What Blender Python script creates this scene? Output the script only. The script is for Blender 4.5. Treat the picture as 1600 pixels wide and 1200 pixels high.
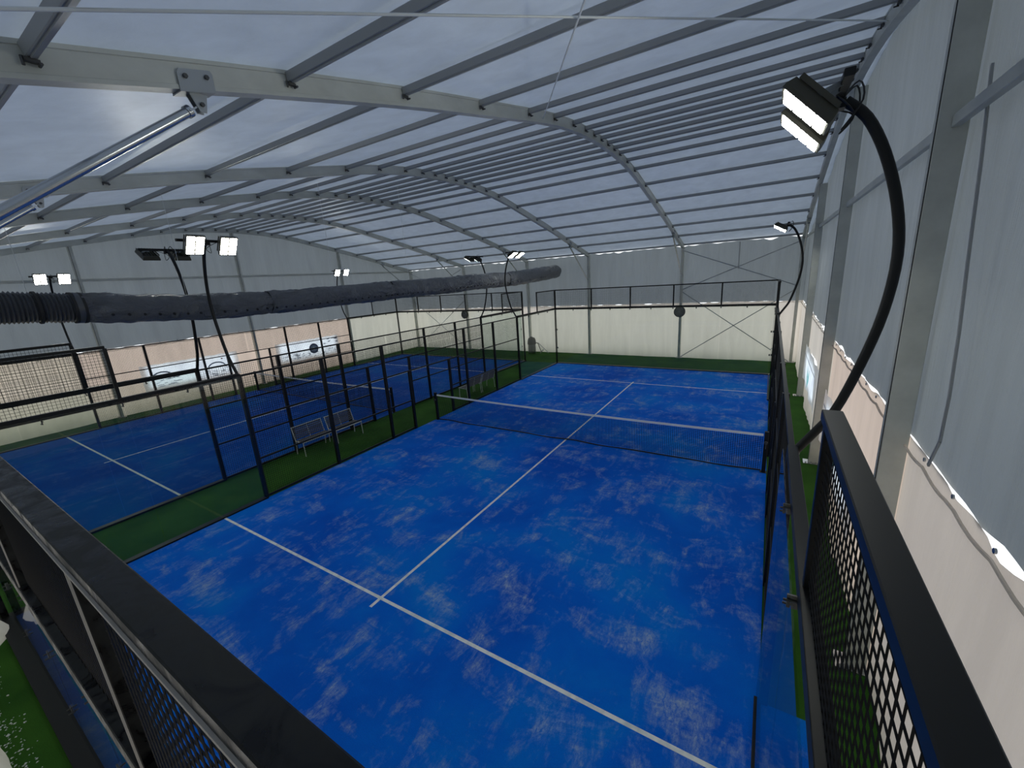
import bpy, bmesh, math, random
from mathutils import Vector, Matrix, noise
random.seed(7)
C = bpy.context.scene.collection
S = bpy.context.scene
for o in list(bpy.data.objects): bpy.data.objects.remove(o, do_unlink=True)

# ------------------------------------------------------------------ camera, sky, exposure
cam = bpy.data.objects.new('camera', bpy.data.cameras.new('camera')); C.objects.link(cam)
cam.location = (9.7842, -0.2694, 4.6762)
cam.rotation_euler = (1.3205884, 0.0626771, 0.5506123)
cam.data.sensor_width = 36.0; cam.data.lens = 638.02/1600*36.0
cam.data.clip_start = 0.02
S.camera = cam
w = bpy.data.worlds.new('overcast'); S.world = w; w.use_nodes = True
bg = w.node_tree.nodes['Background']; bg.inputs[0].default_value = (0.94, 0.975, 1.0, 1); bg.inputs[1].default_value = 0.95
S.view_settings.view_transform = 'Standard'; S.view_settings.look = 'None'
S.view_settings.gamma = 1; S.view_settings.exposure = 0.64
try: S.view_settings.use_curve_mapping = False
except Exception: pass
LAMP = 42.0      # emission of the floodlight lenses

# ------------------------------------------------------------------ materials
def mat(name, color=(.5,.5,.5), rough=.6, metal=0.0, spec=.5):
    m = bpy.data.materials.new(name); m.use_nodes = True
    b = m.node_tree.nodes['Principled BSDF']
    b.inputs['Base Color'].default_value = (*color, 1); b.inputs['Roughness'].default_value = rough
    b.inputs['Metallic'].default_value = metal
    b.inputs['Specular IOR Level'].default_value = spec
    return m
def nd(m, t, **kw):
    n = m.node_tree.nodes.new(t)
    for k, v in kw.items(): setattr(n, k, v)
    return n
def lk(m, a, b): m.node_tree.links.new(a, b)
def coords(m, scale=(1,1,1), kind='Object'):
    tc = nd(m, 'ShaderNodeTexCoord'); mp = nd(m, 'ShaderNodeMapping'); mp.inputs['Scale'].default_value = scale
    lk(m, tc.outputs[kind], mp.inputs[0]); return mp.outputs[0]
def nz(m, vec, scale, detail=4, rough=.5, dist=0.0):
    n = nd(m, 'ShaderNodeTexNoise'); n.inputs['Scale'].default_value = scale; n.inputs['Detail'].default_value = detail
    n.inputs['Roughness'].default_value = rough; n.inputs['Distortion'].default_value = dist
    lk(m, vec, n.inputs['Vector']); return n.outputs['Fac']
def ramp(m, fac, stops):
    r = nd(m, 'ShaderNodeValToRGB'); e = r.color_ramp.elements
    while len(e) < len(stops): e.new(.5)
    for i, (p, c) in enumerate(stops):
        e[i].position = p; e[i].color = (*c, 1) if len(c) == 3 else c
    lk(m, fac, r.inputs[0]); return r.outputs[0]
def mix(m, fac, a, b, mode='MIX'):
    n = nd(m, 'ShaderNodeMix', data_type='RGBA', blend_type=mode)
    for s, v in ((0, fac), (6, a), (7, b)):
        if hasattr(v, 'links'): lk(m, v, n.inputs[s])
        else: n.inputs[s].default_value = v if s == 0 else (*v, 1)
    return n.outputs[2]
def bump(m, h, strength=.3, dist=.02):
    b = nd(m, 'ShaderNodeBump'); b.inputs['Strength'].default_value = strength; b.inputs['Distance'].default_value = dist
    lk(m, h, b.inputs['Height']); return b.outputs[0]

def court_mat(name, tone=1.0, sand=1.0):
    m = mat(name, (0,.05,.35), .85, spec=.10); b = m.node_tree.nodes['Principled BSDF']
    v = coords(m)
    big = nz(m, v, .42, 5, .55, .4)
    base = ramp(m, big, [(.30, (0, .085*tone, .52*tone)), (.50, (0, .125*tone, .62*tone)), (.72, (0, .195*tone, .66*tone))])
    v2 = coords(m, (1.0, 1.9, 1))
    s1 = nz(m, v2, .85, 9, .68, .9)
    s2 = nz(m, coords(m, (1.4, .55, 1)), 2.4, 8, .72, .5)
    a = nd(m, 'ShaderNodeMath', operation='ADD'); lk(m, s1, a.inputs[0]); lk(m, s2, a.inputs[1])
    patch = ramp(m, a.outputs[0], [(0.0, (0,0,0)), (1.0, (1,1,1))])
    mr = nd(m, 'ShaderNodeMapRange'); lk(m, a.outputs[0], mr.inputs[0])
    mr.interpolation_type = 'SMOOTHSTEP'; mr.inputs[1].default_value = .96; mr.inputs[2].default_value = 1.42; mr.inputs[3].default_value = 0; mr.inputs[4].default_value = .95*sand
    fine = nz(m, coords(m, (1,.45,1)), 30, 5, .75, .6)
    fr = ramp(m, fine, [(.36, (.15,.15,.15)), (.64, (1.4,1.4,1.4))])
    mm = nd(m, 'ShaderNodeMath', operation='MULTIPLY'); lk(m, mr.outputs[0], mm.inputs[0]); lk(m, fr, mm.inputs[1])
    col = mix(m, mm.outputs[0], base, (.36, .46, .62))
    f2 = nz(m, v, 160, 2, .5)
    col = mix(m, .35, col, ramp(m, f2, [(.3, (.55,.55,.55)), (.7, (1.45,1.45,1.45))]), 'MULTIPLY')
    lk(m, col, b.inputs['Base Color']); lk(m, bump(m, f2, .35, .01), b.inputs['Normal'])
    return m
M = {}
M['court'] = court_mat('blue_turf', 1.10, 1.0)
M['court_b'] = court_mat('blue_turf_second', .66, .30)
m = M['grass'] = mat('green_turf', (.03,.10,.01), .9, spec=.2); v = coords(m)
c1 = ramp(m, nz(m, v, 1.1, 5), [(.3, (.014,.070,.005)), (.7, (.034,.120,.010))])
c2 = mix(m, .5, c1, ramp(m, nz(m, v, 120, 2), [(.3, (.4,.4,.4)), (.7, (1.4,1.4,1.4))]), 'MULTIPLY')
lk(m, c2, m.node_tree.nodes['Principled BSDF'].inputs['Base Color'])
m = M['line'] = mat('line_paint', (.80,.82,.80), .8); 
lk(m, ramp(m, nz(m, coords(m), 9, 6), [(.3, (.62,.66,.68)), (.6, (.86,.87,.84))]), m.node_tree.nodes['Principled BSDF'].inputs['Base Color'])
m = M['black'] = mat('black_paint', (.007,.0075,.008), .42, spec=.3)
m = M['black_dusty'] = mat('black_paint_dusty', (.02,.02,.02), .5, spec=.28); b = m.node_tree.nodes['Principled BSDF']
v = coords(m); n1 = nz(m, v, 7, 8, .62, 1.2)
lk(m, ramp(m, n1, [(.42, (.003,.003,.004)), (.50, (.010,.011,.011)), (.8, (.024,.026,.024))]), b.inputs['Base Color'])
lk(m, ramp(m, n1, [(.4, (.25,.25,.25)), (.6, (.55,.55,.55))]), b.inputs['Roughness'])
M['wire'] = mat('black_wire', (.006,.006,.007), .6, spec=.2)
M['edge'] = mat('painted_edge_highlight', (.52,.48,.43), .6, 0)  # pale colour for the highlight along near rail and post edges
m = M['alu'] = mat('mill_aluminium', (.5,.5,.47), .5, .15); b = m.node_tree.nodes['Principled BSDF']
v = coords(m, (1,.6,1)); lk(m, ramp(m, nz(m, v, 3, 6, .6), [(.3, (.44,.45,.41)), (.7, (.56,.57,.52))]), b.inputs['Base Color'])
M['purlin'] = mat('grey_aluminium_tube', (.32,.33,.33), .5, .2)
M['galv'] = mat('galvanised_steel', (.50,.52,.53), .24, .9)
M['galv_plate'] = mat('galvanised_plate', (.34,.36,.37), .42, .7)
M['bolt'] = mat('bolt_steel', (.08,.08,.08), .45, .6)
M['gasket'] = mat('black_gasket', (.02,.02,.02), .7)
M['cable'] = mat('pale_rope', (.72,.74,.72), .6)
M['white_steel'] = mat('white_steel', (.62,.64,.60), .45)
M['bench_grey'] = mat('bench_slat_grey', (.13,.13,.14), .6)
M['rubber'] = mat('black_rubber', (.010,.010,.011), .5)

def membrane(name, col, trans, fac, streak=True, rough_bump=.25, axis=0):
    """coated fabric: diffuse reflection + diffuse daylight transmission"""
    m = bpy.data.materials.new(name); m.use_nodes = True; nt = m.node_tree; nt.nodes.clear()
    out = nd(m, 'ShaderNodeOutputMaterial'); mx = nd(m, 'ShaderNodeMixShader')
    d = nd(m, 'ShaderNodeBsdfPrincipled'); d.inputs['Roughness'].default_value = .42; d.inputs['Specular IOR Level'].default_value = .35 if streak else .08
    t = nd(m, 'ShaderNodeBsdfTranslucent')
    tc = nd(m, 'ShaderNodeTexCoord'); mp = nd(m, 'ShaderNodeMapping')
    mp.inputs['Scale'].default_value = (1,1,.12) if streak else (1,1,1)
    lk(m, tc.outputs['Object'], mp.inputs[0]); v = mp.outputs[0]
    a = nz(m, v, 2.3, 5, .6, .4)
    lo = tuple(c*.90 for c in col); hi = tuple(min(1,c*1.06) for c in col)
    cc = ramp(m, a, [(.3, lo), (.7, hi)])
    lk(m, cc, d.inputs['Base Color'])
    tt = mix(m, 1.0, cc, tuple(trans), 'MULTIPLY'); lk(m, tt, t.inputs['Color'])
    wv = nz(m, v, 7, 4, .6, 1.0)
    bn = bump(m, wv, rough_bump, .03); lk(m, bn, d.inputs['Normal'])
    mx.inputs[0].default_value = fac
    lk(m, d.outputs[0], mx.inputs[1]); lk(m, t.outputs[0], mx.inputs[2]); lk(m, mx.outputs[0], out.inputs[0])
    return m
M['roof'] = membrane('roof_membrane', (.56,.61,.66), (.74,.80,.90), .23, False, .10)
M['upper'] = membrane('grey_upper_curtain', (.40,.425,.435), (.62,.65,.67), .26, True, .9)
M['lower'] = membrane('cream_lower_curtain', (.74,.695,.64), (1,.965,.92), .46, True, .8)
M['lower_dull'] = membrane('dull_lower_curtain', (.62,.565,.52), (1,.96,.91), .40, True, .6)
M['lower_pink'] = membrane('beige_lower_curtain', (.74,.65,.585), (1,.91,.83), .50, True, .8)

m = M['glass'] = bpy.data.materials.new('clear_glass'); m.use_nodes = True; m.node_tree.nodes.clear()
out = nd(m, 'ShaderNodeOutputMaterial'); mx = nd(m, 'ShaderNodeMixShader'); tr = nd(m, 'ShaderNodeBsdfTransparent'); gl = nd(m, 'ShaderNodeBsdfGlossy')
tr.inputs[0].default_value = (.90,.935,.92,1); gl.inputs['Roughness'].default_value = .02; fr = nd(m, 'ShaderNodeFresnel'); fr.inputs[0].default_value = 1.5
ge = nd(m, 'ShaderNodeNewGeometry'); iv = nd(m, 'ShaderNodeMath', operation='SUBTRACT'); iv.inputs[0].default_value = 1; lk(m, ge.outputs['Backfacing'], iv.inputs[1])
mu = nd(m, 'ShaderNodeMath', operation='MULTIPLY'); lk(m, fr.outputs[0], mu.inputs[0]); lk(m, iv.outputs[0], mu.inputs[1])
lk(m, mu.outputs[0], mx.inputs[0]); lk(m, tr.outputs[0], mx.inputs[1]); lk(m, gl.outputs[0], mx.inputs[2]); lk(m, mx.outputs[0], out.inputs[0])

m = M['lens'] = bpy.data.materials.new('lit_led_lens'); m.use_nodes = True; m.node_tree.nodes.clear()
out = nd(m, 'ShaderNodeOutputMaterial'); em = nd(m, 'ShaderNodeEmission'); em.inputs[0].default_value = (.98,1,.93,1); em.inputs[1].default_value = LAMP
lk(m, em.outputs[0], out.inputs[0])
M['lamp_body'] = mat('olive_black_lamp_body', (.055,.052,.036), .5, .2)
m = M['duct'] = mat('grey_duct_film', (.15,.157,.17), .25, 0, .7); b = m.node_tree.nodes['Principled BSDF']
v = coords(m, (1,1,1)); wr = nz(m, v, 2.6, 6, .66, 2.6)
lk(m, bump(m, wr, 1.0, .16), b.inputs['Normal'])
m = M['duct_rib'] = mat('grey_flexible_hose', (.07,.075,.085), .42, 0, .5)
M['banner'] = membrane('pale_blue_banner', (.88,.92,.97), (1,1,1), .90, False, .2)
M['banner_white'] = membrane('white_banner_print', (.9,.93,.96), (1,1,1), .8, False, .1)
M['print_dark'] = mat('slate_blue_print', (.17,.20,.30), .5)
M['print_mid'] = mat('grey_blue_print', (.38,.44,.56), .5)
M['print_teal'] = membrane('teal_print', (.20,.62,.60), (.8,1,1), .7, False, .1)
M['print_red'] = mat('red_print', (.45,.12,.15), .5)
M['fan_dark'] = mat('fan_grey', (.12,.12,.11), .5, .2)
M['fan_ring'] = mat('fan_ring', (.035,.035,.03), .5, .2)
M['band'] = mat('net_tape_white', (.80,.82,.84), .7)
M['motor'] = mat('dark_plastic', (.045,.045,.042), .5)
M['drum'] = mat('grey_drum', (.16,.165,.16), .4, .5)
M['debris'] = mat('white_grit', (.62,.64,.62), .8)

# ------------------------------------------------------------------ helpers
class MB:
    def __init__(s): s.v = []; s.f = []; s.mi = []
    def add(s, vs, fs, mi=0):
        k = len(s.v); s.v += [tuple(v) for v in vs]; s.f += [tuple(i+k for i in f) for f in fs]; s.mi += [mi]*len(fs)
    def box(s, lo, hi, mi=0):
        x0,y0,z0 = lo; x1,y1,z1 = hi
        s.add([(x0,y0,z0),(x1,y0,z0),(x1,y1,z0),(x0,y1,z0),(x0,y0,z1),(x1,y0,z1),(x1,y1,z1),(x0,y1,z1)],
              [(3,2,1,0),(4,5,6,7),(0,1,5,4),(1,2,6,5),(2,3,7,6),(3,0,4,7)], mi)
    def beam(s, p0, p1, w, h, up=(0,0,1), ch=0.0, mi=0):
        """box section from p0 to p1; w across, h along up; ch = corner chamfer"""
        p0 = Vector(p0); p1 = Vector(p1); d = (p1-p0).normalized(); up = Vector(up)
        if abs(d.dot(up)) > .98: up = Vector((0,1,0))
        a = d.cross(up).normalized(); u = a.cross(d).normalized()
        hw, hh = w/2, h/2
        if ch > 0: pr = [(-hw+ch,-hh),(hw-ch,-hh),(hw,-hh+ch),(hw,hh-ch),(hw-ch,hh),(-hw+ch,hh),(-hw,hh-ch),(-hw,-hh+ch)]
        else: pr = [(-hw,-hh),(hw,-hh),(hw,hh),(-hw,hh)]
        n = len(pr); vs = [p0+a*x+u*y for x,y in pr]+[p1+a*x+u*y for x,y in pr]
        fs = [(i,(i+1)%n,(i+1)%n+n,i+n) for i in range(n)]+[tuple(reversed(range(n))), tuple(range(n,2*n))]
        s.add(vs, fs, mi)
    def tube(s, pts, r, n=8, caps=True, mi=0):
        pts = [Vector(p) for p in pts]; rs = r if isinstance(r, (list, tuple)) else [r]*len(pts)
        vs = []; fs = []; prev = None
        for i, p in enumerate(pts):
            d = (pts[min(i+1,len(pts)-1)]-pts[max(i-1,0)]).normalized()
            if prev is None:
                u = Vector((0,0,1)) if abs(d.z) < .9 else Vector((0,1,0))
                a = d.cross(u).normalized()
            else: a = (prev - d*prev.dot(d)).normalized()
            prev = a; b = d.cross(a)
            vs += [p+(a*math.cos(2*math.pi*k/n)+b*math.sin(2*math.pi*k/n))*rs[i] for k in range(n)]
        for i in range(len(pts)-1):
            fs += [(i*n+k, i*n+(k+1)%n, (i+1)*n+(k+1)%n, (i+1)*n+k) for k in range(n)]
        if caps: fs += [tuple(reversed(range(n))), tuple(range((len(pts)-1)*n, len(pts)*n))]
        s.add(vs, fs, mi)
    def disc(s, c, nrm, r, t, n=16, mi=0):
        c = Vector(c); nrm = Vector(nrm).normalized(); s.tube([c-nrm*t/2, c+nrm*t/2], r, n, True, mi)
    def mesh(s, name, mats, smooth=False):
        me = bpy.data.meshes.new(name); me.from_pydata(s.v, [], s.f)
        for m in (mats if isinstance(mats, (list, tuple)) else [mats]): me.materials.append(m)
        me.polygons.foreach_set('material_index', s.mi)
        if smooth:
            me.polygons.foreach_set('use_smooth', [True]*len(me.polygons))
            try: me.set_sharp_from_angle(angle=math.radians(40))
            except Exception: pass
        me.update(); return me
    def obj(s, name, mats, parent=None, smooth=False, loc=None):
        return link(name, s.mesh(name, mats, smooth), parent, loc)
def link(name, me, parent=None, loc=None):
    o = bpy.data.objects.new(name, me); C.objects.link(o)
    if loc is not None: o.location = loc
    if parent is not None:
        o.parent = parent
        o.matrix_parent_inverse = Matrix.Translation(-Vector(parent.location)) if loc is None and parent.get('_w') else Matrix.Identity(4)
    return o
def thing(name, label, cat, loc=(0,0,0), group=None):
    """an Empty at the base; children meshes are written in world coordinates"""
    o = bpy.data.objects.new(name, None); C.objects.link(o); o.location = loc; o.empty_display_size = .2
    o['label'] = label; o['category'] = cat; o['_w'] = 1
    if group: o['group'] = group
    return o
def tag(o, label, cat, group=None):
    o['label'] = label; o['category'] = cat
    if group: o['group'] = group
    return o
def struct(o): o['kind'] = 'structure'; return o

XA = [10.87, 5.83, .74, -3.35, -8.40, -13.45]      # arch planes
Y0, Y1, YC = -1.0, 23.0, 11.0                      # eaves and ridge
PZ = [(0,7.83),(1.5,7.78),(3,7.60),(5,7.20),(7,6.80),(9,6.35),(10.5,5.98),(12.2,5.62)]
def zb(y):
    u = abs(y-YC)
    for (a, za), (b, zb_) in zip(PZ, PZ[1:]):
        if u <= b: return za+(zb_-za)*(u-a)/(b-a)
    return PZ[-1][1]
def zbs(y):  # smoothed underside of the rafter
    return (zb(y-.6)+zb(y)*2+zb(y+.6))/4 if abs(y-YC) < 11.4 else zb(y)

# ------------------------------------------------------------------ floors
mb = MB(); mb.box((-14.2,-1.6,-.12), (11.7,23.7,0))
floor = struct(mb.obj('floor', M['grass'])); floor['label'] = 'dark green artificial grass ground of the tent around both courts'
def court(x0, mt, label):
    mb = MB(); mb.box((x0-.03,-.03,.002), (x0+10.03,20.03,.012))
    if x0 == 0: mb.box((10.05,-.03,.002), (10.55,3.98,.011))  # blue strip beyond the glass, painting the court's mirror image in it
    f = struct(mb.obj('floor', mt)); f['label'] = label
    t = .0155
    for y in (3.05, 16.95):
        mb = MB(); mb.box((x0,y-.025,.0125), (x0+10,y+.025,t)); mb.obj('court_line', M['line'], f)
    mb = MB(); mb.box((x0+4.975,2.85,.0125), (x0+5.025,17.15,t+.0006)); mb.obj('court_line', M['line'], f)
    return f
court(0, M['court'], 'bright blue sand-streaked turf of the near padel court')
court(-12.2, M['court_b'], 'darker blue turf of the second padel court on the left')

# ------------------------------------------------------------------ roof membrane (ceiling) with purlins
ys = [Y0-.15+i*(Y1-Y0+.3)/96 for i in range(97)]
mb = MB()
xs = []
for i in range(5):
    a, b_ = XA[i], XA[i+1]
    if i == 0: a = 11.16
    if i == 4: b_ = -13.74
    n = 10; cols = [a+(b_-a)*k/n for k in range(n+1)]
    vs = []
    for k, x in enumerate(cols):
        sag = math.sin(math.pi*k/n)
        for y in ys:
            vs.append((x, y, zbs(y)+.222+.03*sag+.012*noise.noise(Vector((x*.9,y*.8,3)))))
    m_ = len(ys); fs = [(k*m_+j, k*m_+j+1, (k+1)*m_+j+1, (k+1)*m_+j) for k in range(n) for j in range(m_-1)]
    mb.add(vs, fs)
ceil = struct(mb.obj('ceiling', M['roof'], smooth=True)); ceil['label'] = 'grey-white arched tent roof membrane'
PY = [-.88, .7, 2.4, 3.88, 5.48, 7.0, 8.05, 9.0, 9.7, 10.25, 10.75, 11.25, 11.75, 12.25, 12.95, 13.75, 15.1, 16.75, 18.3, 19.85, 21.3, 22.88]
def purlin_mesh(L):
    mb = MB(); h = .078; w_ = .06
    # box tube with a recessed groove below, two open flanges: C-like section
    mb.beam((0,0,0), (L,0,0), w_, h, ch=.006)
    mb.beam((0,0,-h/2-.006), (L,0,-h/2-.006), w_*.5, .012)
    return mb.mesh('purlin', M['purlin'])
for i in range(5):
    L = XA[i]-XA[i+1]-.12; me = purlin_mesh(L)
    for y in PY:
        o = link('purlin', me, ceil); dz = (zbs(y+.1)-zbs(y-.1))/.2
        o.location = (XA[i+1]+.06, y, zbs(y)+.155); o.rotation_euler = (math.atan(dz), 0, 0)

# ------------------------------------------------------------------ arches
arch_names = ['against the right gable wall', 'nearest one crossing the picture, with big brace bracket', 'second from the camera',
              'third from the camera', 'fourth from the camera', 'farthest one against the left gable wall']
bracket_me = None
def rafter(x, wx=.12):
    mb = MB(); N = 60; vs = []; fs = []
    # I-shaped box: bottom lip, web, top lip
    prof = [(-wx/2,0),(wx/2,0),(wx/2,.03),(wx/2-.008,.034),(wx/2-.008,.178),(wx/2,.182),(wx/2,.21),(-wx/2,.21),(-wx/2,.182),(-wx/2+.008,.178),(-wx/2+.008,.034),(-wx/2,.03)]
    n = len(prof)
    for i in range(N+1):
        y = Y0-.1+(Y1-Y0+.2)*i/N; z = zbs(y)
        for a, b_ in prof: vs.append((x+a, y, z+b_))
    for i in range(N):
        for k in range(n): fs.append((i*n+k, i*n+(k+1)%n, (i+1)*n+(k+1)%n, (i+1)*n+k))
    fs += [tuple(reversed(range(n))), tuple(range(N*n, N*n+n))]
    mb.add(vs, fs); return mb
for i, x in enumerate(XA):
    wx = .12
    t = thing('roof_arch', 'grey aluminium roof arch with legs, '+arch_names[i], 'arch', (x, YC, 0), 'aluminium portal arches of the tent')
    rafter(x, wx).obj('rafter', M['alu'], t)
    for yy, sg in ((Y1,-1), (Y0,1)):
        mb = MB(); mb.beam((x,yy,0.02), (x,yy,5.75), .12, .20, up=(0,1,0), ch=.008); leg = mb.obj('leg', M['alu'], t)
        mb = MB(); mb.box((x-.16,yy-.16,0), (x+.16,yy+.16,.02)); 
        for a in (-.12,.12):
            for b_ in (-.12,.12): mb.disc((x+a,yy+b_,.03), (0,0,1), .016, .02, 6)
        mb.obj('base_plate', M['galv'], leg)
        # knee brace: steel tube from rafter to leg
        top = Vector((x, yy+sg*2.60, zbs(yy+sg*2.60)-.10)); bot = Vector((x, yy+sg*.14, 4.35)); d = (top-bot).normalized()
        mb = MB(); mb.tube([bot+d*.08, top-d*.075], .034, 16); mb.beam(top-d*.09, top+d*.02, .012, .05, up=(1,0,0)); br = mb.obj('knee_brace', M['galv'], t, True)
        mb = MB(); mb.tube([top-d*.11, top-d*.075], .043, 16); mb.tube([top-d*.09-Vector((.05,0,0)), top-d*.09+Vector((.05,0,0))], .010, 8)
        mb.obj('end_collar', M['galv'], br, True)
        mb = MB(); zt = zbs(top.y); sl = (zbs(top.y+.1)-zbs(top.y-.1))/.2
        for s_ in (-1, 1):
            xx = x+s_*.066
            P = [(-.11,.135),(.11,.135),(.125,.11),(.125,-.008),(-.125,-.008),(-.125,.11)]
            vs = [(xx-.004*s_, top.y+a, zt+b_+a*sl) for a, b_ in P]+[(xx+.004*s_, top.y+a, zt+b_+a*sl) for a, b_ in P]
            n = len(P); mb.add(vs, [tuple(range(n)), tuple(reversed(range(n,2*n)))]+[(k,(k+1)%n,(k+1)%n+n,k+n) for k in range(n)])
            P = [(-.06,0),(.07,0),(.045,-.13),(.0,-.13)]; xx = x+s_*.028
            vs = [(xx-.004*s_, top.y+a, zt-.012+b_) for a, b_ in P]+[(xx+.004*s_, top.y+a, zt-.012+b_) for a, b_ in P]
            n = len(P); mb.add(vs, [tuple(range(n)), tuple(reversed(range(n,2*n)))]+[(k,(k+1)%n,(k+1)%n+n,k+n) for k in range(n)])
        mb.beam((x,top.y-.125,zt-.012-.125*sl), (x,top.y+.125,zt-.012+.125*sl), .14, .010)
        bk = mb.obj('brace_bracket', M['galv_plate'], t)
        mb = MB()
        for a in (-.075,.075):
            for s_ in (-1,1): mb.disc((x+s_*.078, top.y+a, zt+.085+a*sl), (1,0,0), .017, .018, 6)
        mb.disc((x,top.y+.02,zt-.09), (1,0,0), .016, .10, 6)
        mb.obj('bolts', M['bolt'], bk)
    # purlin cleats on both faces of the rafter
    mb = MB()
    for y in PY[1:-1]:
        z = zbs(y)
        for s_ in (-1,1):
            if (i == 0 and s_ > 0) or (i == 5 and s_ < 0): continue
            xx = x+s_*.075
            mb.box((xx-.018,y-.035,z+.085), (xx+.018,y+.035,z+.105)); mb.disc((xx+s_*.02,y+.03,z+.075), (1,0,0), .009, .05, 6); mb.disc((xx,y-.04,z+.085), (0,0,1), .009, .05, 6)
    o = mb.obj('purlin_cleats', M['bolt'], t)
# bracing ropes in the roof bay between the near arch and the right gable
mb = MB(); mb.tube([(5.83,7.65,7.60),(8.3,3.4,6.66),(10.80,-.9,5.76)], .009, 6)
tag(mb.obj('bracing_rope', M['cable']), 'pale rope rising from the near arch towards the top edge', 'rope')
mb = MB(); mb.tube([(10.80,7.70,7.60),(8.3,3.4,6.68),(5.83,-.9,5.76)], .009, 6)
tag(mb.obj('bracing_rope', M['cable']), 'pale rope running level under the roof across the picture top', 'rope')

# ------------------------------------------------------------------ curtain walls
def curtain(name, parent, mt, axis, fixed, inward, a0, a1, zlo, zhi, step=.12, amp=.02, belly=0.0, seed=0, folds=0.0, hole=None, flare=False):
    """axis 'x': wall runs along x at y=fixed; axis 'y': runs along y at x=fixed. inward = +-1 towards the room"""
    na = max(2, int(abs(a1-a0)/step)); nzz = max(2, int(3.0/.16))
    vs = []
    for i in range(na+1):
        a = a0+(a1-a0)*i/na; lo = zlo(a) if callable(zlo) else zlo; hi = zhi(a) if callable(zhi) else zhi
        for j in range(nzz+1):
            f = j/nzz; z = lo+(hi-lo)*f
            q = Vector((a*.9+seed*7.1, z*.35, seed*3.3))
            off = amp*noise.noise(q)*1.4 + folds*abs(noise.noise(Vector((a*2.4+z*.8+seed, z*.5, seed)))) + belly*math.sin(math.pi*min(1,f))
            if lo < .1: off += .10*max(0,1-z/.7)**1.5*(.5+noise.noise(Vector((a*.5, seed, 9))))
            if flare: off += (.56+.42*math.exp(-((a-.3)/.55)**2))*max(0, 1-z/2.9)**.8
            off *= 1 if flare else min(1, 4*i/na, 4*(na-i)/na)
            c = fixed+inward*off
            vs.append((a,c,z) if axis == 'x' else (c,a,z))
    n = nzz+1; fs = [(i*n+j, i*n+j+1, (i+1)*n+j+1, (i+1)*n+j) for i in range(na) for j in range(nzz)]
    if hole:   # opening added so daylight brightens the translucent banner from behind
        def inside(i, j):
            a = a0+(a1-a0)*(i+.5)/na; z = 2.9*(j+.5)/nzz
            return hole[0] < a < hole[1] and hole[2] < z < hole[3]
        fs = [(i*n+j, i*n+j+1, (i+1)*n+j+1, (i+1)*n+j) for i in range(na) for j in range(nzz) if not inside(i, j)]
    mb = MB(); mb.add(vs, fs); return mb.obj(name, mt, parent, True)
def scal(a, z, d, per=.55, ph=0): return z+d*abs(math.sin(math.pi*(a+ph)/per))**.8
def gap(a, z, d, sd, per=.55):
    k = math.floor(a/per); f = a/per-k; return z+d*2*max(0, noise.noise(Vector((k*1.37+sd, 4.2, sd)))+.22)*(math.sin(math.pi*f)**1.2)
def gable_top(y): return zbs(y)+.26
walls = {}
def wall(name, label):
    o = bpy.data.objects.new(name, None); C.objects.link(o); struct(o); o['label'] = label; o['_w'] = 1; return o
# far and near eave walls (run along x)
def eave_wall(name, label, y, inward, seed):
    W = wall(name, label)
    cols = [11.13]+XA[1:-1]+[-13.72]
    for i in range(5):
        a0, a1 = cols[i+1], cols[i]
        curtain('lower_curtain', W, M['lower'], 'x', y, inward, a0, a1, -.01, lambda a: gap(a, 2.925, -.045, seed), seed=seed+i, folds=.06, amp=.03, flare=(inward > 0))
        curtain('upper_curtain', W, M['upper'], 'x', y-inward*.02, inward, a0, a1, lambda a: gap(a, 2.90, .035, seed+5), lambda a: gap(a, 5.80, -.06, seed+2), seed=seed+i+20, folds=.03)
        # hem cord with eyelets
        mb = MB(); mb.tube([(a0+(a1-a0)*k/24, y+inward*.03, 2.865-.02*abs(math.sin(k*.9))) for k in range(25)], .012, 6); mb.obj('hem_cord', M['lower'], W, True)
    return W
WF = eave_wall('wall_far', 'far side wall of cream lower and grey upper curtains', 23.12, -1, 1)
WN = eave_wall('wall_near', 'near side wall of cream and grey curtains behind the camera', -1.12, 1, 50)
# cross bracing tubes on the far wall
def cross(x0, x1, y, inw):
    for (a, b_) in (((x0,.06),(x1,3.45)), ((x1,.06),(x0,3.5)), ((x0,5.55),(x1,3.62)), ((x1,5.55),(x0,3.62))):
        mb = MB(); mb.tube([(a[0],y,a[1]),(b_[0],y-.0,b_[1])], .020, 8); mb.obj('cross_brace', M['galv_plate'], WF, True)
        y -= .045*1
cross(5.9, 10.78, 22.92, -1); cross(-13.3, -8.5, 22.92, -1)
mb = MB(); mb.beam((8.38,23.06,4.5), (8.38,23.06,5.75), .03, .03); mb.obj('strap', M['purlin'], WF)
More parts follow.
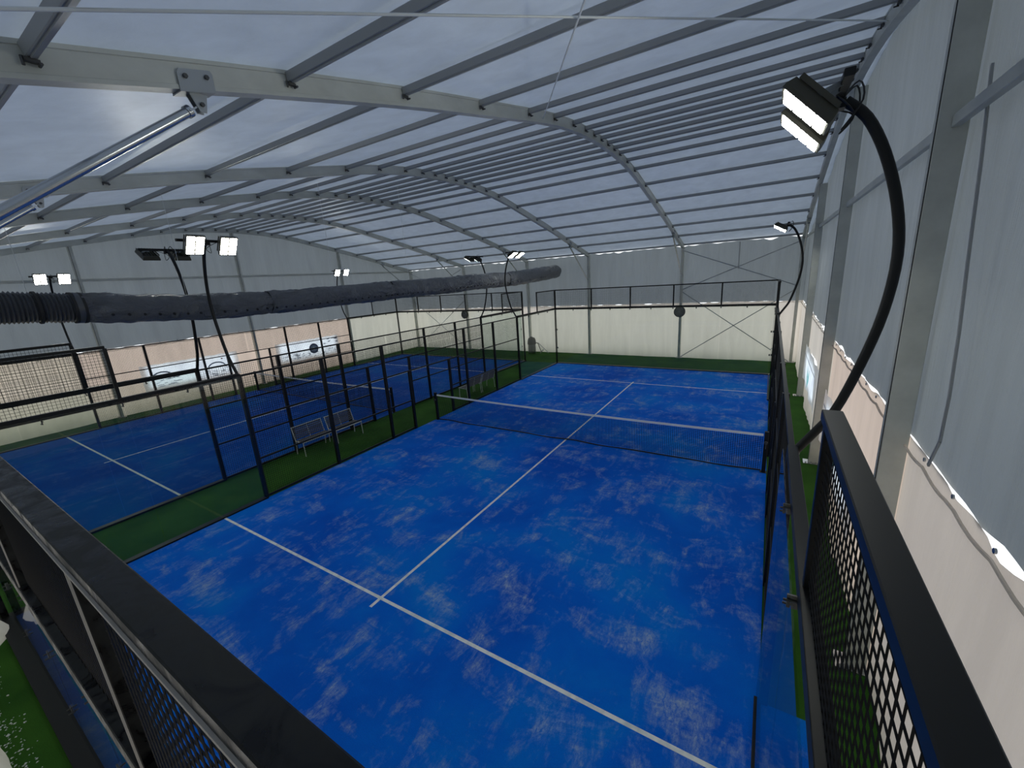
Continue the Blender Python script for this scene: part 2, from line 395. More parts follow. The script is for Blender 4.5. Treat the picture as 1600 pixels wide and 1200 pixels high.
# gable walls (run along y)
def gable_wall(name, label, x, inward, seed, pink, openings=None):
    W = wall(name, label)
    cols = [-1.16, 5.0, 11.0, 17.0, 23.17]
    for i in range(4):
        a0, a1 = cols[i], cols[i+1]
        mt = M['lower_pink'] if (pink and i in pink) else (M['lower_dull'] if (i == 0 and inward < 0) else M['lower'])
        curtain('lower_curtain', W, mt, 'y', x, inward, a0, a1, -.01, lambda a: gap(a, 2.93, -.038, seed, .66), seed=seed+i, folds=.05, amp=.05, hole=(openings[i] if openings else None))
        curtain('upper_curtain', W, M['upper'], 'y', x-inward*.02, inward, a0, a1, lambda a: gap(a, 2.90, .035, seed+5, .66), gable_top, seed=seed+i+9, folds=.04, amp=.03, step=.14)
        mb = MB(); mb.tube([(x+inward*.045, a0+(a1-a0)*k/40, 2.855-.035*abs(math.sin(k*.7))) for k in range(41)], .013, 6); mb.obj('hem_cord', M['lower'], W, True)
        mb = MB()
        for k in range(1, 9):
            mb.disc((x+inward*.06, a0+(a1-a0)*k/9, 2.95), (1,0,0), .018, .012, 10)
        mb.obj('eyelets', M['galv'], W)
    for y in cols[1:-1]:
        xc = x+inward*.12; zt = zbs(y)+.0
        mb = MB(); mb.beam((xc,y,.02), (xc,y,zt), .20, .11, up=(0,1,0), ch=.006); cl = mb.obj('column', M['alu'], W)
        mb = MB(); mb.beam((xc+inward*.102,y-.045,.03), (xc+inward*.102,y-.045,zt), .006, .012, up=(0,1,0)); mb.obj('keder_rail', M['gasket'], W)
        mb = MB(); mb.box((xc-.2,y-.13,0), (xc+.2,y+.13,.018))
        for k in range(4): mb.disc((xc+inward*(-.15+.1*k),y-.09,.03), (0,0,1), .016, .03, 6)
        mb.obj('base_plate', M['galv'], W)
    for i in range(4):
        a0, a1 = cols[i]+.06, cols[i+1]-.06; xc = x+inward*.10
        mb = MB(); mb.beam((xc,a0,5.72), (xc,a1,5.72), .06, .10, ch=.006); mb.obj('girt', M['alu'], W)
    return W
WR = gable_wall('wall_right', 'right gable wall of cream lower and grey upper curtains', 11.09, -1, 3, (1,), (None, (6.9,9.9,1.02,1.80), (12.9,15.9,1.02,1.80), None))
WL = gable_wall('wall_left', 'left gable wall of beige lower and grey upper curtains', -13.66, 1, 30, (0,1,2), (None, (6.2,9.8,.98,1.86), (12.2,15.8,.98,1.86), None))

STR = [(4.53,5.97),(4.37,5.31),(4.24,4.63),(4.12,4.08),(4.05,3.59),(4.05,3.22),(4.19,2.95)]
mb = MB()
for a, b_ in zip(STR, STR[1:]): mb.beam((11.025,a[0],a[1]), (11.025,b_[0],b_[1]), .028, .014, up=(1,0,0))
mb.obj('strap_shadow', M['purlin'], WR)  # dark strip on the curtain painting the shadow of a strap outside
# ------------------------------------------------------------------ fences
_mesh_cache = {}
def grid_mesh(w_, h_, pitch=.05, r=.0031):
    key = (round(w_,3), round(h_,3))
    if key in _mesh_cache: return _mesh_cache[key]
    mb = MB()
    def wire(a, b_, ax):
        k = len(mb.v)
        for p in (a, b_):
            for q in range(3):
                an = 2*math.pi*q/3
                if ax == 'v': mb.v.append((p[0]+r*math.cos(an), r*math.sin(an), p[1]))
                else: mb.v.append((p[0], r*math.cos(an)+r*1.2, p[1]+r*math.sin(an)))
        for q in range(3):
            mb.f.append((k+q, k+(q+1)%3, k+3+(q+1)%3, k+3+q)); mb.mi.append(0)
    n = int(w_/pitch)
    for i in range(1, n): wire((i*w_/n,0), (i*w_/n,h_), 'v')
    n = int(h_/pitch)
    for i in range(1, n): wire((0,i*h_/n), (w_,i*h_/n), 'h')
    me = mb.mesh('wire_mesh', M['wire']); _mesh_cache[key] = me; return me
_box_cache = {}
def panel(fence, kind, p0, dirv, w_, z0, z1):
    """mesh or glass panel standing from p0 along dirv (unit in xy)"""
    if kind == 'mesh':
        o = link('wire_mesh', grid_mesh(w_, z1-z0)); o['kind'] = 'stuff'
    else:
        key = ('g', round(w_,3), round(z1-z0,3))
        if key not in _box_cache:
            mb = MB(); mb.box((.004,-.005,0), (w_-.004,.005,z1-z0)); _box_cache[key] = mb.mesh('glass_panel', M['glass'])
        o = link('glass_panel', _box_cache[key])
    o.parent = fence; o.location = Vector((p0[0], p0[1], z0))-Vector(fence.location)
    o.rotation_euler = (0, 0, math.atan2(dirv[1], dirv[0])); return o
def member(fence, name, p0, p1, w_, h_, mt='black', ch=.004):
    mb = MB(); mb.beam(p0, p1, w_, h_, up=(0,1,0) if abs(p1[2]-p0[2]) > .5 else (0,0,1), ch=ch); return mb.obj(name, M[mt], fence)
def clip(fence, p, out):
    """glass clamp: plate with two bolts, out = unit vector away from the court"""
    o = Vector(out); t = Vector((-o.y, o.x, 0)); p = Vector(p)
    mb = MB()
    mb.beam(p-Vector((0,0,.06))+o*.012, p+Vector((0,0,.02))+o*.012, .05, .012, up=(abs(o.x),abs(o.y),0) if False else (0,1,0))
    for s_ in (-1,1): mb.tube([p+t*s_*.012-Vector((0,0,.03+.02*s_))-o*.03, p+t*s_*.012-Vector((0,0,.03+.02*s_))+o*.045], .007, 6)
    return mb.obj('glass_clip', M['bolt'], fence)
D = .07   # frame plane outside the glass
def end_fence(x0, y, out, label, near=False):
    f = thing('court_fence', label, 'fence', (x0+5, y+out*D, 0), 'fences around the two courts')
    yy = y+out*D; mt = 'black_dusty' if near else 'black'
    for xx in (x0-D, x0+10+D): member(f, 'post', (xx,yy,0), (xx,yy,4.0-.03), .08, .08, mt)
    member(f, 'top_rail', (x0-D-.04,yy,3.98), (x0+10+D+.04,yy,3.98), .08, .05, mt)
    member(f, 'middle_rail', (x0-D,yy,3.0), (x0+10+D,yy,3.0), .08, .10, mt)
    mb = MB(); mb.box((x0-.12,min(y-out*.02,y+out*.15),0), (x0+10.12,max(y-out*.02,y+out*.15),.045)); mb.obj('base_channel', M['black'], f)
    if near:
        mb = MB(); mb.beam((x0,yy-.043,3.956), (x0+10,yy-.043,3.956), .006, .010); mb.obj('highlight_strip', M['edge'], f)  # thin pale strip painting the highlight on the rail's side
    for k in range(1, 5):
        xx = x0+2*k; member(f, 'post', (xx,yy,3.05), (xx,yy,3.955), .06, .06, mt)
        if near:
            mb = MB(); mb.beam((xx+.033,yy-.033,3.05), (xx+.033,yy-.033,3.955), .006, .006, up=(0,1,0)); mb.obj('highlight_strip', M['edge'], f)
    for k in range(5):
        panel(f, 'mesh', (x0+2*k+.03, yy), (1,0), 1.94, 3.05, 3.955)
        panel(f, 'glass', (x0+2*k, y), (1,0), 2.0, .02, 3.0)
    for k in range(1, 10): clip(f, (x0+k, y+out*.0, 2.95), (0,out,0))
    if near:
        for k in (1,2,3,4):
            for z in (.7, 1.4, 2.1): clip(f, (x0+2*k, y, z), (0,out,0))
    for z in (.9, 1.9):
        for xx in (x0, x0+10): clip(f, (xx+(.04 if xx == x0 else -.04), y, z), (0,out,0))
    return f
def side_fence(x, out, label, near=False):
    f = thing('court_fence', label, 'fence', (x+out*D, 10, 0), 'fences around the two courts')
    xx = x+out*D
    for (ya, yb, dirn) in ((0,2,1), (18,20,-1)):
        mt = 'black'
        ycut = yb if ya == 0 else ya
        ye = -.03 if ya == 0 else 20.03
        member(f, 'top_rail', (xx,min(ycut,ye),3.98), (xx,max(ycut,ye),3.98), .08, .05, mt)
        member(f, 'post', (xx,ycut,3.05), (xx,ycut,3.955), .05, .05, mt)
        panel(f, 'mesh', (xx, ya+.02), (0,1), 1.96, 3.05, 3.955)
    for (ya, yb) in ((0,4), (16,20)):
        mt = 'black'
        member(f, 'middle_rail', (xx,ya-.0,3.0), (xx,yb,3.0), .08, .10, mt)
        mb = MB(); wc = .12 if not near else .03; mb.box((min(x-out*.02,x+out*wc),ya,0), (max(x-out*.02,x+out*wc),yb,.045)); mb.obj('base_channel', M['black'], f)
        for y in (ya, ya+2): panel(f, 'glass', (x, y), (0,1), 2.0, .02, 3.0)
        for y in (ya+1, ya+2, ya+3): clip(f, (x, y, 2.95), (out,0,0))
    for y in (4,6,8,12,14,16): member(f, 'post', (xx,y,0), (xx,y,3.0), .08, .08)
    for y in (9,11): member(f, 'post', (xx,y,0), (xx,y,2.0), .08, .08)
    member(f, 'top_rail', (xx,4,2.99), (xx,16,2.99), .05, .04)
    member(f, 'rail', (xx,4,2.0), (xx,16,2.0), .04, .04)
    for (ya, yb) in ((4,9), (11,16)):
        member(f, 'rail', (xx,ya,1.0), (xx,yb,1.0), .04, .04); member(f, 'bottom_rail', (xx,ya,.05), (xx,yb,.05), .04, .05)
        for y in ((4,6,8) if ya == 4 else (11,12,14)):
            wdt = 1 if y in (8,11) else 2
            panel(f, 'mesh', (xx, y+.02), (0,1), wdt-.04, .07, .98); panel(f, 'mesh', (xx, y+.02), (0,1), wdt-.04, 1.02, 1.98)
    for y in (4,6,8,10,12,14): panel(f, 'mesh', (xx, y+.02), (0,1), 1.96, 2.02, 2.97)
    return f
end_fence(0, 0, -1, 'black end fence right in front of the camera, dusty top rail across the lower left', True)
end_fence(0, 20, 1, 'black end fence at the far side of the near court')
side_fence(0, -1, 'black side fence along the left side of the near court, before the benches')
side_fence(10, 1, 'black side fence on the right, seen edge-on beside the tent wall', True)
end_fence(-12.2, 0, -1, 'black end fence at the near side of the left-hand court')
end_fence(-12.2, 20, 1, 'black end fence at the far side of the left-hand court')
side_fence(-2.2, 1, 'black side fence of the left-hand court, behind the benches')
side_fence(-12.2, -1, 'black side fence before the left gable wall and its banners')

# ------------------------------------------------------------------ nets
def net(x0, label, res=.045):
    t = thing('padel_net', label, 'net', (x0+5, 10, 0), 'nets of the two courts')
    for x, s_ in ((x0+.03,1), (x0+9.97,-1)):
        mb = MB(); mb.beam((x,10,0), (x,10,1.0), .08, .08, up=(0,1,0), ch=.006)
        mb.box((x-.07,9.93,0), (x+.07,10.07,.015)); p = mb.obj('post', M['black'], t)
        mb = MB(); mb.disc((x+s_*.0,9.94,.75), (0,1,0), .035, .05, 12); mb.tube([(x,9.91,.75),(x,9.90,.62)], .008, 6); mb.obj('winch', M['bolt'], p)
    def ztop(x): u = abs(x-x0-5)/5; return .88+.04*u*u
    mb = MB(); N = 40
    for i in range(N):
        xa = x0+.09+9.82*i/N; xb = x0+.09+9.82*(i+1)/N
        mb.beam((xa,10,ztop(xa)-.005), (xb,10,ztop(xb)-.005), .014, .055)
    mb.obj('top_band', M['band'], t)
    mb = MB(); r = .0036
    n = int(9.8/res)
    for i in range(n+1):
        x = x0+.1+9.8*i/n; zz = ztop(x)-.03
        mb.add([(x-r,10,.05),(x+r,10.001,.05),(x,9.998,.05),(x-r,10,zz),(x+r,10.001,zz),(x,9.998,zz)], [(0,1,4,3),(1,2,5,4),(2,0,3,5)])
    for j in range(1, 19):
        for i in range(20):
            xa = x0+.1+9.8*i/20; xb = x0+.1+9.8*(i+1)/20; za = .05+(ztop(xa)-.08)*j/19; zb2 = .05+(ztop(xb)-.08)*j/19
            mb.add([(xa,10.001,za-r),(xa,9.998,za),(xa,10.001,za+r),(xb,10.001,zb2-r),(xb,9.998,zb2),(xb,10.001,zb2+r)], [(0,1,4,3),(1,2,5,4),(2,0,3,5)])
    o = mb.obj('net_mesh', M['wire'], t); o['kind'] = 'stuff'
    mb = MB(); mb.tube([(x0+.09+9.82*i/30, 10+.02*math.sin(i*1.3), .03+.012*math.sin(i*.9)) for i in range(31)], .017, 6); mb.obj('bottom_band', M['black'], t)
    return t
net(0, 'black padel net with white top band across the near court')
net(-12.2, 'black padel net with white top band across the left-hand court')

# ------------------------------------------------------------------ floodlight poles
ARC = [(0,2.99),(.13,3.2),(.25,3.42),(.37,3.82),(.46,4.24),(.49,4.67),(.44,5.04),(.33,5.40),(.20,5.66),(.06,5.80)]
def spline(P, n=4):
    out = []
    for i in range(len(P)-1):
        p0, p1, p2, p3 = P[max(i-1,0)], P[i], P[i+1], P[min(i+2,len(P)-1)]
        for k in range(n):
            t = k/n; out.append(tuple(.5*((2*b)+(-a+c)*t+(2*a-5*b+4*c-d)*t*t+(-a+3*b-3*c+d)*t**3) for a,b,c,d in zip(p0,p1,p2,p3)))
    out.append(P[-1]); return out
def pole(x, y, out, label, yaw=0.0, tilt=60, r=.032, hs=.30):
    """out = +1 when outward is +x. lamps face the court"""
    t = thing('floodlight_pole', label, 'floodlight', (x+out*D, y, 0), 'curved floodlight poles along the court fences')
    X0 = x+out*D
    pts = [(X0+out*(a+.02), y, z) for a, z in spline(ARC)]
    pts = [(X0+out*.02+out*.0, y, 2.6)]+pts if False else pts
    mb = MB(); mb.tube(pts, r, 12); mb.obj('mast', M['black'], t, True)
    mb = MB(); mb.tube([(X0+out*.0,y,2.86),(X0+out*.02,y,3.03)], .045, 12); mb.obj('mast_socket', M['black'], t, True)
    top = Vector((X0+out*.04, y, 5.80))
    R_ = Matrix.Translation(top) @ Matrix.Rotation(yaw, 4, 'Z')
    inn = -out
    def TR(m_, mb): mb.v = [tuple(m_ @ Vector(v)) for v in mb.v]
    mb = MB(); mb.beam((0,-hs-.22,.03), (0,hs+.22,.03), .06, .05, ch=.005); mb.beam((0,-.05,-.02),(0,.05,-.02), .08, .06); TR(R_, mb); mb.obj('cross_arm', M['black'], t)
    # each head: local frame u = along y, v = long side, n = face normal
    th = math.radians(tilt)    # angle of face normal below horizontal
    for s_ in (-1, 1):
        n_ = Vector((inn*math.cos(th), 0, -math.sin(th))); v_ = Vector((-inn*math.sin(th), 0, -math.cos(th)))  # long side pointing down/outward
        u_ = Vector((0,1,0)); c = Vector((inn*.20, s_*hs, -.07))
        def P(a, b_, d): return c+u_*a+v_*b_+n_*d
        mb = MB()
        def hexa(a0,a1,b0,b1,d0,d1,mi=0,sh=0):
            vs = [P(a0+sh,b0+sh,d0),P(a1-sh,b0+sh,d0),P(a1-sh,b1-sh,d0),P(a0+sh,b1-sh,d0),P(a0,b0,d1),P(a1,b0,d1),P(a1,b1,d1),P(a0,b1,d1)]
            mb.add(vs, [(3,2,1,0),(4,5,6,7),(0,1,5,4),(1,2,6,5),(2,3,7,6),(3,0,4,7)], mi)
        W2, H2 = .16, .205
        hexa(-W2,W2,-H2,H2,-.06,.0,0,.02)
        hexa(-W2,W2,-H2,H2,0,.03)
        for k in range(7): hexa(-.15+.05*k-.004,-.15+.05*k+.004,-H2*.8,H2*.8,-.095,-.06)
        TR(R_, mb); head = mb.obj('lamp_head', M['lamp_body'], t)
        for rr in (0,1):
            for cc in range(4):
                mb = MB(); a0 = -W2+.014+rr*W2; a1 = a0+W2-.030
                b0 = -H2+.016+cc*(2*H2-.032)/4+.008; b1 = b0+(2*H2-.032)/4-.016
                hexa(a0,a1,b0,b1,.028,.036); TR(R_, mb); mb.obj('led_panel', M['lens'], head)
        mb = MB()
        for a in (-.14,.14):
            p0 = P(a,0,-.03); p1 = Vector((0, s_*hs+a*.35, .03)); mb.beam(p0, p1, .035, .010, up=(0,1,0))
        mb.disc(P(0,0,-.08), n_, .03, .04, 10)
        TR(R_, mb); mb.obj('yoke', M['galv_plate'], head)
    mb = MB()
    for s_ in (-1,1):
        c = [(0,s_*.02,0),(out*.10,s_*.05,.10),(out*.13,s_*.10,-.04),(out*.03,s_*.06,-.20),(out*.10,s_*.02,-.10),(inn*.05,s_*.20,.02)]
        mb.tube(spline([tuple(p) for p in c], 4), .006, 6)
    TR(R_, mb); mb.obj('power_cable', M['rubber'], t, True)
    return t
pole(10, 4, 1, 'big curved black floodlight pole at the upper right, nearest the camera', 0, 44, .036, .30)
pole(10, 16, 1, 'small curved floodlight pole at the far right end of the right-hand fence')
pole(0, 4, -1, 'curved floodlight pole rising in front of the grey duct, left of centre', 0, 36)
pole(0, 16, -1, 'curved floodlight pole in front of the far end of the duct')
pole(-2.2, 4, 1, 'curved pole with lamps seen from behind, left of the bright pair')
pole(-2.2, 16, 1, 'curved pole with lamps seen from behind, above the far part of the duct')
pole(-12.2, 4, -1, 'curved floodlight pole farthest left before the gable wall', 0, 30)
pole(-12.2, 16, -1, 'curved floodlight pole before the far corner of the left gable wall', 0, 30)

# ------------------------------------------------------------------ air duct
DX = -1.1
DK = [(.2,4.80),(1.2,4.75),(2.2,4.66),(3.85,4.53),(5.5,4.50),(7.0,4.52),(9.5,4.58),(12.6,4.62),(14.5,4.68),(17.4,4.72),(19.5,4.82),(21.5,4.93),(22.7,4.99)]
def dz(y):
    P = spline([(a,b_) for a, b_ in DK], 6)
    for (a, za), (b_, zb2) in zip(P, P[1:]):
        if a <= y <= b_: return za+(zb2-za)*(y-a)/(b_-a)
    return P[0][1] if y < P[0][0] else P[-1][1]
duct = thing('air_duct', 'long grey perforated fabric air duct hanging between the two courts', 'duct', (DX, 11, 4.3))
def sleeve(name, ya, yb, mt, r=.27, rib=0, step=.05, seed=0, close=False):
    mb = MB(); n = 48; vs = []; N = int((yb-ya)/step); ring = []
    for i in range(N+1):
        y = ya+(yb-ya)*i/N; e = min(y-ya, yb-y)
        rr = r+(0 if rib else max(0,(y-3))*.0042)+(.016*math.cos(i*math.pi) if rib else 0)-.018*math.exp(-e/.12)
        cr = .022*math.exp(-e/.35)+.008*max(0, noise.noise(Vector((y*.8, seed, 2)))+.1)*3
        if close and yb-y < .35: rr *= math.sqrt(max(.02, 1-((.35-(yb-y))/.35)**2))
        for k in range(n):
            a = 2*math.pi*k/n
            q = 0 if rib else .016*noise.noise(Vector((y*1.7+seed, math.cos(a)*1.5, math.sin(a)*1.5)))+.010*noise.noise(Vector((y*6, math.cos(a)*3, math.sin(a)*3+seed)))+cr*noise.noise(Vector((y*5+4*math.sin(a*2), math.cos(a)*6, math.sin(a)*6)))
            if not rib: q *= 1.7
            vs.append((DX+(rr+q)*math.cos(a), y, dz(y)+(rr+q)*math.sin(a)))
    fs = [(i*n+k, i*n+(k+1)%n, (i+1)*n+(k+1)%n, (i+1)*n+k) for i in range(N) for k in range(n)]
    fs += [tuple(range(N*n,N*n+n))]
    mb.add(vs, fs); return mb.obj(name, mt, duct, True)
sleeve('flexible_hose', -.6, 1.55, M['duct_rib'], .262, 1, .026)
sleeve('flexible_hose', 1.56, 1.98, M['duct_rib'], .262, 1, .026)
seams = [2.10, 5.5, 9.6, 13.7, 16.9]
for i, (a, b_) in enumerate(zip(seams, seams[1:])): sleeve('sleeve', a, b_-.01, M['duct'], .275, seed=i*3.3)
sleeve('sleeve', 16.9, 22.72, M['duct'], .29, seed=20, close=True)
for y in (1.555, 1.99, 2.11):
    mb = MB(); mb.tube([(DX,y-.02,dz(y)),(DX,y+.02,dz(y))], .282, 28); mb.obj('clamp_band', M['gasket'], duct, True)
mb = MB(); mb.tube([(DX,2.0,dz(2.0)),(DX,2.10,dz(2.1))], .279, 28); mb.obj('collar', M['duct_rib'], duct, True)
mb = MB()
y = 2.45
while y < 20.5:
    for an in (-28,):
        a = math.radians(an); d_ = Vector((math.cos(a), 0, math.sin(a))); p = Vector((DX, y, dz(y)))+d_*(.275+max(0,(y-3))*.0042+.004)
        mb.disc(p, d_, .025, .03, 8)
    y += .24
o = mb.obj('air_holes', M['gasket'], duct); 
for y in (1.5, 3.8, 7.5, 10.5, 13.7, 16.9, 20.3):
    mb = MB(); mb.tube([(DX,y,dz(y)+.27),(DX,y,zbs(y)+.1)], .0035, 5); mb.obj('hanging_wire', M['cable'], duct)

# ------------------------------------------------------------------ benches
def bench(y, x, face, label, w_=.98):
    """face=+1: sitter looks towards +x"""
    t = thing('bench', label, 'bench', (x, y, 0), 'slatted metal benches between the courts')
    F = lambda a, b_, c: (x+face*a, y+b_, c)
    h = w_/2; seat = .43
    for s_ in (-1,1):
        mb = MB(); b_ = s_*(h-.015)
        mb.tube([F(.22,b_,0), F(.20,b_,seat)], .014, 8); mb.obj('leg', M['white_steel'], t, True)
        mb = MB(); mb.tube([F(-.22,b_,0), F(-.18,b_,seat)], .014, 8); mb.obj('leg', M['white_steel'], t, True)
        mb = MB(); mb.tube([F(.21,b_,seat), F(-.18,b_,seat-.02)], .014, 8); mb.tube([F(-.18,b_,seat-.02), F(-.30,b_,.82)], .014, 8); mb.obj('side_frame', M['white_steel'], t, True)
    mb = MB(); mb.tube([F(.215,-h,seat), F(.215,h,seat)], .014, 8); mb.obj('front_bar', M['white_steel'], t, True)
    mb = MB(); mb.tube([F(-.30,-h,.82), F(-.30,h,.82)], .011, 8); mb.tube([F(-.18,0,seat), F(-.30,0,.82)], .010, 6); mb.obj('back_bar', M['white_steel'], t, True)
    for k in range(7):
        a = .18-.052*k; mb = MB(); mb.beam(F(a,-h+.02,seat+.005), F(a,h-.02,seat+.005), .036, .012); mb.obj('slat', M['bench_grey'], t)
    for k in range(6):
        f = (k+.6)/6.2; mb = MB(); mb.beam(F(-.185-.115*f,-h+.02,seat+.03+(.36)*f), F(-.185-.115*f,h-.02,seat+.03+.36*f), .014, .042); mb.obj('slat', M['bench_grey'], t)
    return t
bench(6.38, -1.72, 1, 'slatted white-framed bench on the green strip, nearest the camera')
bench(7.45, -1.68, 1, 'slatted white-framed bench on the green strip, next one beyond the nearest')
bench(13.0, -.78, -1, 'slatted white-framed bench seen from behind, beyond the net, nearer of two')
bench(14.05, -.78, -1, 'slatted white-framed bench seen from behind, beyond the net, farther of two')

# ------------------------------------------------------------------ banners
def banner(x, inward, ya, yb, label, kind):
    xx = x+inward*.125; t = thing('banner', label, 'banner', (xx, (ya+yb)/2, .8), 'sponsor banners on the gable walls')
    def Q(a, z): return a, z
    N = 40; vs = []
    for i in range(N+1):
        y = ya+(yb-ya)*i/N; sag = .05*math.sin(i*1.1)*.4+.03*abs(math.sin(i*.5))
        for z in (.82+.02*math.sin(i*.4), 1.2, 1.6, 2.0-sag*.8): vs.append((xx+inward*.015*math.sin(i*.45+z*2), y, z))
    fs = [(i*4+j, i*4+j+1, (i+1)*4+j+1, (i+1)*4+j) for i in range(N) for j in range(3)]
    k = len(vs); vs += [(v[0]-inward*.004, v[1], v[2]) for v in vs[:k]]; fs += [tuple(reversed([q+k for q in f])) for f in fs]
    mb = MB(); mb.add(vs, fs); mb.obj('sheet', M['banner'], t, True)
    rnd = random.Random(kind*11+3)
    zf = xx+inward*.034
    def bar(y0, y1, z0, z1, mt, sl=0.0):
        mb.add([(zf,y0,z0),(zf,y1,z0+sl),(zf,y1,z1+sl),(zf,y0,z1)], [(0,1,2,3)], mt)
    mb = MB()
    L = yb-ya
    if kind == 0:
        for c in (ya+.18*L, ya+.74*L):
            pts = [(c+.42*math.cos(a)*1.0, 1.34+.30*math.sin(a)) for a in [math.pi*k/12 for k in range(13)]]
            for (p, q) in zip(pts, pts[1:]):
                mb.add([(zf+inward*.001,p[0],p[1]),(zf+inward*.001,q[0],q[1]),(zf+inward*.001,q[0]*.94+c*.06,q[1]-.06),(zf+inward*.001,p[0]*.94+c*.06,p[1]-.06)], [(0,1,2,3)], 2)
            for k in range(16):
                yy = c-.55+rnd.random()*1.1; z = .95+rnd.random()*.32; zf += inward*.00004; bar(yy, yy+.06+rnd.random()*.2, z, z+.025, 1 if k % 3 else 2, .03*rnd.uniform(-1,1))
        zf += inward*.0004; bar(ya+.80*L, ya+.82*L, 1.72, 1.78, 3)
    elif kind == 1:
        c = ya+.56*L; mb.tube([(zf,c,1.40),(zf+inward*.004,c,1.40)], .30, 24, mi=1); mb.tube([(zf,c,1.40),(zf+inward*.006,c,1.40)], .20, 24, mi=2); mb.tube([(zf,c,1.40),(zf+inward*.008,c,1.40)], .10, 6, mi=0)
        for k in range(46):
            yy = ya+.2+rnd.random()*(L-.6); z = .92+rnd.random()*.36; zf += inward*.00004; bar(yy, yy+.05+rnd.random()*.14, z, z+.03, 1 if k % 2 else 2, .02*rnd.uniform(-1,1))
        for k in range(8):
            yy = ya+.72*L+rnd.random()*.22*L; z = 1.5+rnd.random()*.32; zf += inward*.00004; bar(yy, yy+.16, z, z+.05, 1)
    else:
        c = ya+.5*L
        for s_ in (-1,1):
            zf += inward*.0006; pts = [(c,.98),(c+s_*.32,1.25),(c+s_*.30,1.62),(c+s_*.05,1.35)]
            mb.add([(zf,p[0],p[1]) for p in pts], [(0,1,2,3)], 4)
        zf += inward*.0006; bar(ya+.3, yb-.3, 1.72, 1.75, 2)
    mb.obj('print', [M['banner_white'], M['print_dark'], M['print_mid'], M['print_red'], M['print_teal']], t)
banner(-13.66, 1, 6.0, 10.0, 'long pale blue banner with arcs, left gable wall, nearer the camera', 0)
banner(-13.66, 1, 12.0, 16.0, 'pale banner with round dark emblem, left gable wall, farther one', 1)
banner(11.09, -1, 12.2, 16.4, 'white banner with teal leaf shape between right gable columns', 2)
banner(11.09, -1, 6.2, 10.4, 'white banner with wavy top edge behind the near right fence', 3)

# ------------------------------------------------------------------ round wall fans on far posts
def fan(x, label):
    t = thing('wall_fan', label, 'fan', (x, 22.75, 2.5), 'round grey fans on the far wall posts')
    c = Vector((x, 22.72, 2.5))
    mb = MB(); N = 28
    for i in range(N):
        a0, a1 = 2*math.pi*i/N, 2*math.pi*(i+1)/N
        mb.beam(c+Vector((.27*math.cos(a0),0,.27*math.sin(a0))), c+Vector((.27*math.cos(a1),0,.27*math.sin(a1))), .10, .025, up=(math.cos(a0),0,math.sin(a0)))
    mb.obj('ring', M['fan_ring'], t)
    mb = MB()
    for r_ in (.08,.13,.18,.23):
        mb.tube([c+Vector((r_*math.cos(2*math.pi*k/20),-.05,r_*math.sin(2*math.pi*k/20))) for k in range(21)], .004, 4, False)
    for k in range(12):
        a = 2*math.pi*k/12; mb.tube([c+Vector((0,-.06,0)), c+Vector((.27*math.cos(a),-.045,.27*math.sin(a)))], .004, 4)
    mb.obj('guard', M['galv_plate'], t)
    for k in range(5):
        a = 2*math.pi*k/5; u = Vector((math.cos(a),0,math.sin(a))); v_ = Vector((-math.sin(a),0,math.cos(a)))
        P = [c+u*.05-v_*.03+Vector((0,.02,0)), c+u*.05+v_*.03-Vector((0,.02,0)), c+u*.24+v_*.11-Vector((0,.02,0)), c+u*.24-v_*.06+Vector((0,.03,0))]
        mb = MB(); off = Vector((0,.006,0)); mb.add(P+[p+off for p in P], [(0,1,2,3),(7,6,5,4),(0,4,5,1),(1,5,6,2),(2,6,7,3),(3,7,4,0)]); mb.obj('blade', M['fan_dark'], t)
    mb = MB(); mb.disc(c+Vector((0,.03,0)), (0,1,0), .26, .02, 24); mb.disc(c, (0,1,0), .06, .08, 14); mb.obj('motor', M['fan_dark'], t)
    mb = MB(); mb.beam(c+Vector((0,.05,.0)), c+Vector((0,.18,.0)), .08, .10); mb.obj('wall_bracket', M['galv_plate'], t)
fan(5.83, 'round grey fan on the far wall post, centre right')
fan(-8.40, 'round grey fan on the far wall post, behind the left-hand court')

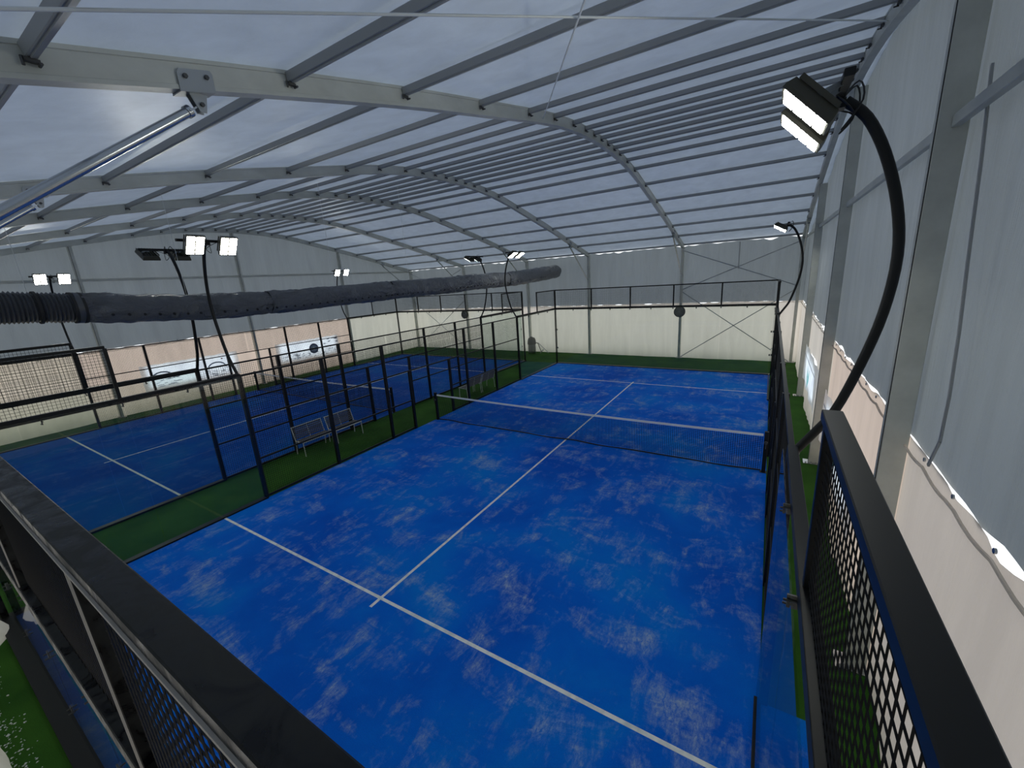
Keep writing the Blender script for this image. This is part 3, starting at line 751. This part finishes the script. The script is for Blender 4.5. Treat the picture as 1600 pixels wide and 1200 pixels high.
# ------------------------------------------------------------------ drum vacuum by the far wall
t = thing('drum_vacuum', 'dark drum vacuum cleaner with wand standing by the far wall', 'vacuum cleaner', (-2.95, 22.45, 0))
c = Vector((-2.95,22.42,0))
mb = MB(); mb.tube([c+Vector((0,0,z)) for z in (.08,.10,.35,.58,.60)], [.20,.24,.25,.24,.24], 20); mb.obj('drum', M['drum'], t, True)
mb = MB(); mb.tube([c+Vector((0,0,z)) for z in (.60,.66,.86,1.0,1.04)], [.27,.28,.26,.20,.10], 20); mb.tube([c+Vector((.10*s,0,1.02+.06*(1-abs(s)))) for s in (-1,-.5,0,.5,1)], .02, 8); mb.obj('motor_head', M['motor'], t, True)
for k in range(4):
    a = math.pi/4+k*math.pi/2; p = c+Vector((.2*math.cos(a),.2*math.sin(a),0)); mb = MB(); mb.disc(p+Vector((0,0,.04)), (1,0,0), .04, .03, 12); mb.obj('wheel', M['rubber'], t)
mb = MB(); mb.tube(spline([tuple(c+Vector(q)) for q in ((.24,-.02,.62),(.38,-.05,.70),(.50,-.05,.62),(.56,-.05,.45),(.70,-.05,.12))], 5), .025, 8); mb.obj('hose', M['rubber'], t, True)
mb = MB(); mb.tube([c+Vector((.42,.05,.70)), c+Vector((1.12,.10,.06))], .022, 8); mb.tube([c+Vector((.62,-.05,.05)), c+Vector((.86,-.05,.30))], .028, 8); mb.obj('wand', M['galv_plate'], t, True)

# ------------------------------------------------------------------ grit on the turf behind the near fence
rnd = random.Random(5); mb = MB()
for k in range(260):
    x = rnd.gauss(3.0, 1.1); y = -.27-.24*math.sqrt(rnd.random())
    s_ = rnd.uniform(.004,.014); a = rnd.random()*3.14; P = []
    for q in range(4): P.append((x+s_*math.cos(a+q*1.57)*rnd.uniform(.6,1.6), y+s_*math.sin(a+q*1.57)*rnd.uniform(.6,1.4), .004))
    top_ = (x, y, .004+s_*.8); mb.add(P+[top_], [(0,1,4),(1,2,4),(2,3,4),(3,0,4)])
o = mb.obj('scattered_grit', M['debris']); o['kind'] = 'stuff'; o['label'] = 'white grit scattered on the green turf at the lower left'; o['category'] = 'grit'
for o in bpy.data.objects:
    if o.name.split('.')[0] in ('purlin_cleats','bolts','eyelets','air_holes','guard','power_cable','print'): o['kind'] = 'stuff'
for o in bpy.data.objects:
    if '_w' in o.keys(): del o['_w']
